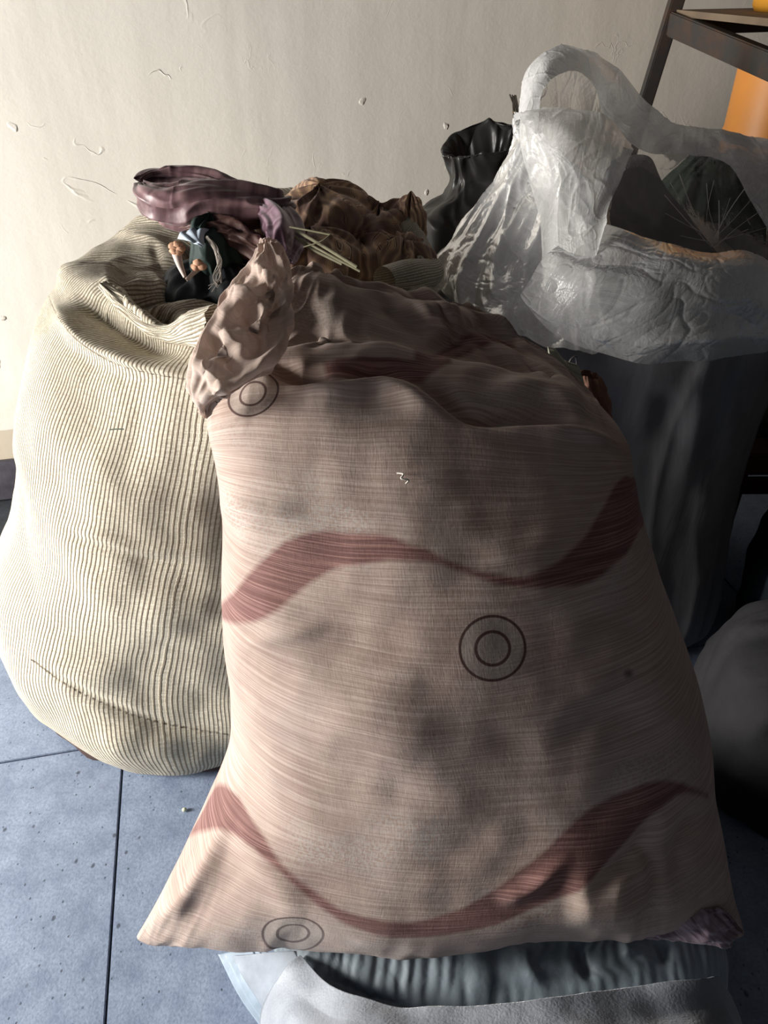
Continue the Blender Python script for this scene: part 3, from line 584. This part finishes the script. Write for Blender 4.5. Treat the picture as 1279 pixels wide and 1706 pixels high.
# ------------------------------------------------------------------ grey bundle in front
MV = mat_velvet('blue_grey_velvet', lin(94, 106, 114), lin(142, 154, 163)); MTW = mat_velvet('light_grey_towelling', lin(128, 133, 141), lin(156, 162, 170), False)
gb = thing('cloth_bundle', 'blue-grey ribbed velvet and towelling bundle lying on the floor under the pink sack', 'bundle')
rings = [wring(.0, -.02, .42, .72, .2, .22), wring(.004, -.14, .53, .72, .30, .27), wring(.06, -.19, .56, .72, .33, .29), wring(.13, -.19, .565, .73, .33, .29, -.01, .01), wring(.19, -.175, .56, .73, .31, .28, -.02, .02),
         wring(.235, -.15, .545, .74, .275, .26, -.03, .03), wring(.27, -.10, .51, .74, .22, .22, -.035, .02), wring(.28, .0, .42, .75, .14, .14, -.02, .01), wring(.285, .15, .25, .75, .02, .02)]
G = loft(rings, 240, 420, .72); Nn = outward(G, normals(G)); h = .014 * fbm(G, 5, 2, 4) + .006 * creases(G, (16, 4, 4), 1, 6, .3, .5) + .004 * fbm(G, 14, 2)
G = G + Nn * h[..., None]; Nn = outward(G, normals(G))
G = sculpt(G, Nn, [([(520, 1600), (560, 1640), (640, 1672), (700, 1678)], 14, -.016), ([(870, 1570), (880, 1610), (900, 1650)], 8, .010), ([(960, 1560), (970, 1600), (990, 1640)], 9, -.014), ([(1040, 1560), (1050, 1600)], 10, .012), ([(1100, 1560), (1110, 1610)], 10, -.012)])
gridmesh('velvet_cover', G, MV, gb, arc_uv(G) * 3)
# lighter towelling panel over the front
cur = [[(505, 1600, .60), (560, 1650, .53), (640, 1686, .485), (760, 1690, .47), (900, 1675, .475), (1040, 1655, .50), (1150, 1634, .52), (1185, 1626, .54)],
       [(480, 1625, .58), (540, 1690, .50), (620, 1720, .45), (760, 1730, .435), (900, 1722, .435), (1040, 1705, .455), (1160, 1690, .48), (1210, 1670, .52)],
       [(450, 1680, .56), (520, 1750, .45), (620, 1790, .39), (760, 1800, .37), (900, 1795, .37), (1040, 1780, .39), (1180, 1750, .42), (1230, 1740, .48)],
       [(440, 1760, .50), (520, 1860, .42), (620, 1890, .36), (760, 1900, .33), (900, 1900, .33), (1040, 1880, .35), (1180, 1850, .38), (1228, 1840, .44)]]
G = patch(cur, 80, 240); Nn = normals(G); Nn = Nn if Nn[..., 1].mean() < 0 else -Nn
G = G + Nn * (.008 + .005 * fbm(G, 9, 2))[..., None]
p = gridmesh('towelling_panel', G, MTW, gb, arc_uv(G) * 3, thick=.006); p['label'] = 'light grey towelling panel along the front'
# pale blue sheet edges on the left
MSH = simple('pale_blue_sheet', lin(150, 166, 182), .6, .15)
for k in range(4):
    o_ = k * 13
    G = patch([[(364 + o_, 1590, .66), (400 + o_, 1660, .60), (446 + o_, 1725, .55), (500 + o_, 1800, .50)], [(420 + o_, 1580, .66), (452 + o_, 1640, .60), (505 + o_, 1710, .55), (560 + o_, 1790, .49)]], 20, 60)
    G[..., 2] += .004 * k + .003 * fbm(G, 14, 2, k); G[..., 1] -= .004 * k
    gridmesh('folded_sheet', G, MSH, gb, thick=.004)
G = patch([[(395, 1590, .66), (425, 1640, .61), (470, 1700, .56), (520, 1790, .50)], [(440, 1585, .64), (485, 1650, .58), (530, 1720, .52), (600, 1800, .46)], [(500, 1585, .62), (540, 1655, .555), (590, 1720, .49), (680, 1810, .41)]], 50, 90)
Nn = normals(G); Nn = Nn if Nn[..., 2].mean() > 0 else -Nn; G = G + Nn * (.012 + .006 * fbm(G, 9, 2))[..., None]
gridmesh('side_sheet', G, simple('pale_grey_sheet', lin(138, 146, 157), .65, .25), gb, thick=.004)

# ------------------------------------------------------------------ white sack with clear liner
ws = thing('plastic_lined_sack', 'tall white woven plastic sack with a clear crumpled liner standing open at the right', 'sack')
MK = mat_sack()
rings = [wring(.012, .45, .62, 1.68, .06, .06), wring(.014, .28, .80, 1.68, .20, .2), wring(.06, .20, .90, 1.68, .27, .28), wring(.2, .15, .91, 1.69, .29, .3), wring(.45, .12, .89, 1.7, .30, .27),
         wring(.65, .10, .875, 1.7, .31, .28), wring(.80, .085, .88, 1.7, .325, .29), wring(.90, .10, .90, 1.7, .32, .30, -.02, .06), wring(.95, .16, .885, 1.7, .30, .28, -.05, .03), wring(.97, .22, .86, 1.7, .27, .26, -.06, .03),
         wring(.90, .26, .84, 1.7, .24, .24, -.05, .02), wring(.70, .28, .82, 1.7, .22, .22), wring(.62, .45, .65, 1.7, .03, .03)]
G = loft(rings, 260, 380, .88); Nn = outward(G, normals(G)); Nn[170:] = Nn[169]
h = .020 * fbm(G, (3.4, 3.4, 1.8), 2, 7) + .006 * ruck(G, 2.5, 2, 5) + .002 * fbm(G, 14, 2); G = G + Nn * h[..., None]; Nn = outward(G, normals(G)); Nn[170:] = Nn[169]
G = sculpt(G, Nn, [([(1240, 640), (1210, 720), (1180, 820), (1160, 900)], 26, .016), ([(1215, 640), (1180, 760), (1140, 900)], 18, -.016), ([(1130, 640), (1110, 760)], 30, -.01)])
gridmesh('woven_sack', G, MK, ws, arc_uv(G))
F1, F2, F3 = mat_film('milky_film', .80, (.96, .96, .96), 12), mat_film('clear_film', .04, (.88, .88, .87), 14), mat_film('cuff_film', .42, (.96, .96, .94), 13)
def crump(G, a, sc, seedn, b=.4):
    Nn = normals(G); return G + Nn * (a * creases(G, sc, 3, seedn, .5, 1.2) + a * b * fbm(G, np.array(sc) * 2.2, 3, seedn))[..., None]
# shoulder and pinched neck rising on the left
rings = [pr(722, 470, 1.66, 1010, 560, 1.44, .16, .14), pr(726, 440, 1.67, 1000, 500, 1.48, .13, .13), pr(752, 405, 1.68, 1000, 450, 1.50, .10, .10), pr(790, 345, 1.68, 998, 400, 1.53, .075, .08), pr(828, 285, 1.69, 985, 350, 1.56, .055, .06),
         pr(853, 238, 1.69, 980, 305, 1.58, .045, .05), pr(858, 205, 1.70, 950, 275, 1.60, .035, .04), pr(862, 188, 1.70, 905, 235, 1.62, .02, .03)]
G = loft(rings, 240, 260, .95); Nn = outward(G, normals(G)); G = G + Nn * (.008 * ruck(G, 2.0, 2.5, 3) + .004 * fbm(G, 12, 2))[..., None]; G = film(G, .004, 12, 4)
gridmesh('liner_shoulder', G, F1, ws)
# flared lobe beside the neck
G = patch([[(905, 470, 1.40), (940, 480, 1.38), (985, 440, 1.38), (1010, 370, 1.40)], [(900, 400, 1.46), (935, 395, 1.42), (980, 370, 1.41), (1012, 350, 1.43)], [(880, 300, 1.56), (930, 310, 1.47), (1000, 310, 1.46), (1030, 300, 1.50)], [(868, 200, 1.62), (940, 225, 1.53), (1010, 245, 1.52), (1056, 250, 1.54)], [(885, 185, 1.68), (950, 190, 1.62), (1000, 195, 1.60), (1052, 240, 1.58)]], 150, 120)
G = film(G, .014, (8, 8, 8), 2); gridmesh('liner_lobe', G, F3, ws)
# folded-over cuff
G = patch([[(1000, 362, 1.46), (1060, 384, 1.42), (1150, 408, 1.42), (1262, 432, 1.48), (1330, 480, 1.6)], [(950, 392, 1.43), (1040, 420, 1.37), (1150, 440, 1.36), (1290, 455, 1.42), (1350, 500, 1.56)], [(905, 430, 1.40), (1000, 480, 1.33), (1140, 510, 1.31), (1290, 500, 1.38), (1360, 530, 1.52)],
           [(880, 470, 1.38), (960, 540, 1.33), (1120, 570, 1.30), (1270, 560, 1.36), (1360, 570, 1.5)], [(866, 492, 1.37), (930, 562, 1.335), (1060, 600, 1.325), (1200, 605, 1.35), (1290, 585, 1.42), (1370, 590, 1.5)]], 170, 260)
G = film(G, .016, (7, 7, 10), 9); gridmesh('liner_cuff', G, F3, ws)
# stiff top loop of film
G = patch([[(893, 255, 1.66), (896, 195, 1.68), (905, 150, 1.71), (932, 124, 1.74), (966, 118, 1.77), (995, 150, 1.79), (1020, 205, 1.80), (1065, 248, 1.80), (1130, 256, 1.82), (1205, 268, 1.84), (1250, 330, 1.82), (1300, 420, 1.74)],
           [(880, 245, 1.67), (878, 180, 1.70), (895, 128, 1.73), (925, 102, 1.76), (968, 97, 1.80), (1010, 125, 1.82), (1050, 185, 1.83), (1095, 232, 1.83), (1150, 240, 1.84), (1225, 248, 1.86), (1275, 300, 1.84), (1320, 400, 1.76)],
           [(868, 235, 1.70), (866, 172, 1.73), (880, 115, 1.77), (915, 86, 1.80), (965, 78, 1.84), (1015, 98, 1.86), (1062, 148, 1.87), (1112, 203, 1.87), (1175, 213, 1.88), (1240, 222, 1.90), (1300, 250, 1.88), (1350, 380, 1.80)]], 70, 300)
G = film(G, .012, 11, 4); gridmesh('liner_loop', G, F1, ws, thick=0)
# clear back wall of the liner
G = patch([[(880, 150, 1.76), (925, 100, 1.80), (965, 90, 1.84), (1015, 115, 1.86), (1060, 170, 1.88), (1112, 225, 1.89), (1190, 240, 1.90), (1300, 260, 1.88)],
           [(890, 220, 1.76), (940, 200, 1.82), (985, 190, 1.86), (1030, 210, 1.90), (1080, 250, 1.92), (1130, 280, 1.93), (1200, 300, 1.93), (1310, 330, 1.90)],
           [(900, 300, 1.72), (960, 300, 1.80), (1010, 310, 1.86), (1060, 320, 1.90), (1100, 340, 1.91), (1150, 350, 1.91), (1210, 370, 1.90), (1320, 400, 1.86)],
           [(930, 420, 1.60), (980, 430, 1.66), (1020, 440, 1.72), (1080, 440, 1.76), (1120, 440, 1.78), (1170, 440, 1.78), (1230, 450, 1.78), (1320, 480, 1.74)]], 160, 260)
G = film(G, .012, (9, 9, 4), 6); gridmesh('liner_back', G, F2, ws)
# creases radiating in the clear film
rr = random.Random(9)
for k in range(15):
    bx, by = 1185 + rr.uniform(-14, 14), 405 + rr.uniform(-8, 8); a = math.radians(-165 + 150 * k / 14 + rr.uniform(-4, 4)); L = rr.uniform(55, 135); ex, ey = bx + L * math.cos(a) * 1.0, by + L * math.sin(a)
    if ey < 262: ey = 262
    thread([P(bx, by, 1.80), P((bx + ex) / 2 + rr.uniform(-5, 5), (by + ey) / 2, 1.84), P(ex, ey, 1.88)], rr.uniform(.0004, .0009), F3, 'film_crease', ws)
# opaque inner flap of the woven sack
G = patch([[(1015, 268, 1.92), (1050, 258, 1.93), (1085, 262, 1.94), (1105, 300, 1.94)], [(1000, 320, 1.86), (1050, 320, 1.88), (1100, 325, 1.90), (1140, 345, 1.90)], [(990, 440, 1.72), (1050, 440, 1.74), (1130, 440, 1.76), (1210, 440, 1.78)]], 60, 60)
gridmesh('inner_flap', film(G, .012, 4, 4, 0), MK, ws)

# things poking out behind the pink sack
bk = tag(gridmesh('brown_cloth', None if False else (lambda G: G + outward(G, normals(G)) * (.005 * ruck(G, 1.3, 2, 3))[..., None])(loft([pr(960, 735, 1.12, 1020, 742, 1.12, .03, .03), pr(955, 700, 1.13, 1018, 705, 1.13, .035, .03), pr(958, 655, 1.15, 1014, 662, 1.15, .03, .03), pr(962, 622, 1.17, 1000, 628, 1.17, .012, .02)], 70, 80)),
     simple('brown_cotton', lin(138, 100, 84), .85, .4, 60)), 'small brown cloth scrap squeezed between the pink sack and the white sack', 'cloth')
cb = thing('torn_card', 'torn grey-green corrugated card corner sticking up behind the pink sack', 'card')
G = patch([[(912, 578, 1.16), (925, 582, 1.16), (940, 600, 1.16), (962, 608, 1.16)], [(922, 625, 1.14), (940, 630, 1.14), (958, 634, 1.14), (972, 640, 1.14)], [(940, 690, 1.12), (955, 692, 1.12), (970, 692, 1.12), (982, 694, 1.12)]], 24, 40)
G[..., 1] += .002 * np.sin(np.linspace(0, 24, 24))[:, None]; gridmesh('card_sheet', G, simple('grey_green_card', lin(186, 186, 166), .8), cb, thick=.004)
wl = tag(thread([P(946, 608, 1.19), P(951, 598, 1.19), P(958, 594, 1.19), P(960, 602, 1.19), P(960, 616, 1.19)], .0014, simple('dark_wire', lin(40, 34, 36), .5), 'wire_loop'), 'thin dark wire loop beside the torn card', 'wire')

# ------------------------------------------------------------------ black bag behind
MBK = simple('black_polythene', lin(40, 39, 37), .38, .3, 30, .3)
blk = thing('black_plastic_bag', 'black plastic bag with an open crumpled top standing against the wall', 'bag')
rings = [pr(760, 880, 2.14, 860, 880, 2.14, .05, .05), pr(705, 872, 2.16, 910, 872, 2.16, .16, .12), pr(682, 700, 2.16, 950, 700, 2.16, .14, .14), pr(686, 500, 2.16, 945, 500, 2.16, .14, .14), pr(693, 375, 2.17, 925, 385, 2.17, .15, .12),
         pr(702, 345, 2.18, 905, 330, 2.18, .12, .10), pr(738, 328, 2.19, 890, 292, 2.19, .07, .08), pr(750, 300, 2.20, 884, 270, 2.20, .055, .07), pr(743, 272, 2.20, 880, 250, 2.20, .07, .06, .02, .03), pr(737, 255, 2.20, 878, 235, 2.20, .06, .06, -.01, .05),
         pr(748, 258, 2.20, 870, 240, 2.20, .045, .05, -.01, .04), pr(760, 290, 2.20, 860, 280, 2.20, .02, .02)]
G = loft(rings, 180, 200, .9); Nn = outward(G, normals(G)); G = G + Nn * (.008 * ruck(G, 1.3, 4, 5) + .004 * fbm(G, 9, 2))[..., None]
gridmesh('bag_body', G, MBK, blk)
bt = thing('tied_broom_tip', 'small tied bundle of dark twigs sticking up behind the white sack', 'twigs'); mtw = simple('dark_twig', lin(66, 58, 48), .8)
rr = random.Random(2)
for k in range(12):
    gridmesh('twig', tube([P(868 + rr.uniform(-4, 4), 300, 2.2), P(862 + rr.uniform(-5, 5), 210, 2.2), P(856 + rr.uniform(-8, 8), 160 + rr.uniform(-4, 10), 2.2)], [.003, .0028, .0018], 10, 6), mtw, bt)
thread([P(855, 186, 2.185), P(862, 190, 2.18), P(870, 188, 2.185)], .003, simple('twine', lin(120, 104, 80), .9), 'twine', bt)

# ------------------------------------------------------------------ rack with drums on the right
MR = mat_metal('dark_steel', lin(58, 56, 55), lin(84, 62, 48)); MWD = simple('grimy_board', lin(112, 96, 78), .8, .3, 30)
rk = thing('metal_rack', 'dark steel angle rack with a diagonal beam in the upper right corner', 'rack')
A0, A1 = P(1139, -40, 2.33), P(1076, 165, 2.33); dd = (A1 - A0) / (A0[2] - A1[2]); foot = A0 + dd * A0[2]
B0 = P(1121, 38, 2.32); B1 = P(1330, 128, 1.78); off = B1 - B0; off[2] = 0
rgt = np.array([.50, .20, 0])
for q in (0, 1):
    for s in (0, 1):
        t0, f0 = A0 + off * q + rgt * s, foot + off * q + rgt * s + (0 if s == 0 else np.array([.22, 0, 0]))
        if q == 1 and s == 0: f0 = f0 + np.array([.50, -.10, 0]); t0 = t0 + np.array([.03, 0, 0])
        bar('post', (t0[0], t0[1], t0[2] + .35 * 0), (f0[0], f0[1], .0), .034, .034, MR, rk)
bar('beam', B0 - off * .03, B1, .030, .052, MR, rk); bar('beam', B0 + rgt, B1 + rgt, .03, .052, MR, rk); bar('beam', B0, B0 + rgt, .03, .052, MR, rk); bar('beam', B1, B1 + rgt, .03, .052, MR, rk)
def slab(name, c0, ex, ey, th, m, par):
    bm = bmesh.new(); vs = [bm.verts.new(Vector(c0 + a * ex + b * ey + np.array([0, 0, z]))) for z in (0, th) for a, b in ((0, 0), (1, 0), (1, 1), (0, 1))]
    for f in ((3, 2, 1, 0), (4, 5, 6, 7), (0, 1, 5, 4), (1, 2, 6, 5), (2, 3, 7, 6), (3, 0, 4, 7)): bm.faces.new([vs[i] for i in f])
    return obj(name, bm, m, par)
slab('shelf_board', B0 + np.array([0, 0, .014]), rgt, off, .014, MWD, rk)
L0 = np.array([B0[0] - .02, B0[1], .99]); slab('shelf_board', L0 + rgt * .28, rgt * .9, off * .38, .016, MWD, rk)
bar('beam', L0 + rgt * .28, L0 + rgt * .28 + off * .38, .03, .04, MR, rk)
def drum(c, r, h, label, col):
    d = thing('plastic_drum', label, 'drum', group=None); m = simple('orange_plastic', col, .45, .1, 20, .1)
    lathe('drum_body', [(0.001, 0), (r * .94, 0), (r, .012), (r, h * .40), (r * 1.02, h * .42), (r * 1.02, h * .46), (r, h * .48), (r * .99, h * .9), (r * .95, h * .94)], m, d, 56, c)
    lathe('lid', [(r * .95, h * .93), (r * 1.03, h * .93), (r * 1.03, h), (r * .98, h * 1.01), (0.001, h * 1.01)], m, d, 56, c)
    b = lathe('band', [(r * 1.005, h * .385), (r * 1.035, h * .40), (r * 1.035, h * .44), (r * 1.005, h * .455)], simple('dark_band', lin(64, 44, 44), .6), d, 56, c); b['label'] = 'dark band round the middle'
dc = P(1288, 175, 2.22); drum((dc[0] + .02, dc[1], 1.006), .125, .31, 'orange plastic drum with a dark band, on the lower shelf of the rack', lin(214, 140, 62))
dc = P(1310, 40, 2.22); drum((dc[0] + .035, dc[1], B0[2] + .028), .12, .30, 'yellow-orange plastic drum standing on the upper shelf of the rack', lin(214, 150, 50))

# ------------------------------------------------------------------ dark clutter under the rack
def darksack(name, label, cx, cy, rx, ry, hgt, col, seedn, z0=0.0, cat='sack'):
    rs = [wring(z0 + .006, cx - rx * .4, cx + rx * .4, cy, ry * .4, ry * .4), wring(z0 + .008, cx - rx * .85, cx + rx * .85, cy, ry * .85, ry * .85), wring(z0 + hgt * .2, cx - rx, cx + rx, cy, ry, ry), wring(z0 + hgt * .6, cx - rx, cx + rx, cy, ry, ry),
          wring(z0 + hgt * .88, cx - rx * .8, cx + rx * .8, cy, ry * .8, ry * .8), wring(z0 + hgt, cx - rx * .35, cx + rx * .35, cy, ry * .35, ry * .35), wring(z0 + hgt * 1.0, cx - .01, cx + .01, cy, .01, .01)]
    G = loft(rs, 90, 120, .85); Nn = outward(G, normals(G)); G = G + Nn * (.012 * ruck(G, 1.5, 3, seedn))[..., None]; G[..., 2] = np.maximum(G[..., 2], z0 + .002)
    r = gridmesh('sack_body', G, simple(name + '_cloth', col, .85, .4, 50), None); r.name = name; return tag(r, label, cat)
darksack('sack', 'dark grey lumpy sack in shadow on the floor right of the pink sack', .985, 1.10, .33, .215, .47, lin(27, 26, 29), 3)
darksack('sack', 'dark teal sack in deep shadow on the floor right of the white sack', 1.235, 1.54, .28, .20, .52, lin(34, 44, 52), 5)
cr = thing('wooden_crate', 'dark brown wooden crate under the rack right of the white sack', 'crate'); MC = simple('brown_wood', lin(92, 58, 42), .7, .3, 30)
for z in (.29, .355):
    bar('slat', (1.0, 1.86, z), (1.7, 1.86, z), .014, .055, MC, cr); bar('slat', (1.0, 2.14, z), (1.7, 2.14, z), .014, .055, MC, cr); bar('slat', (1.0, 1.86, z), (1.0, 2.14, z), .014, .055, MC, cr)
for x in (1.015, 1.685):
    for y in (1.88, 2.12): bar('post', (x, y, 0), (x, y, .38), .03, .03, MC, cr)
for k in range(3): bar('plank', (1.0, 1.90 + .10 * k, .39), (1.7, 1.90 + .10 * k, .39), .09, .014, MC, cr)
darksack('sack', 'tall dull dark green sack standing behind the open mouth of the white sack', .81, 2.04, .19, .065, 1.12, lin(46, 56, 48), 9)
darksack('sack', 'small grey-green sack standing on the wooden crate at the right edge', 1.18, 2.0, .14, .10, .33, lin(96, 106, 94), 12, .399)
# crumb on the floor
c = PZ(307, 1349, .004); th = np.linspace(0, 2 * np.pi, 12)[None, :]; ph = np.linspace(.001, np.pi - .001, 8)[:, None]
S = np.stack([np.sin(ph) * np.cos(th), np.sin(ph) * np.sin(th), np.cos(ph) + 0 * th], -1)
tag(gridmesh('crumb', c + S * np.array([.0055, .005, .004]), simple('pale_crumb', lin(205, 210, 180), .8)), 'tiny pale yellow crumb on the blue-grey floor tile', 'crumb')
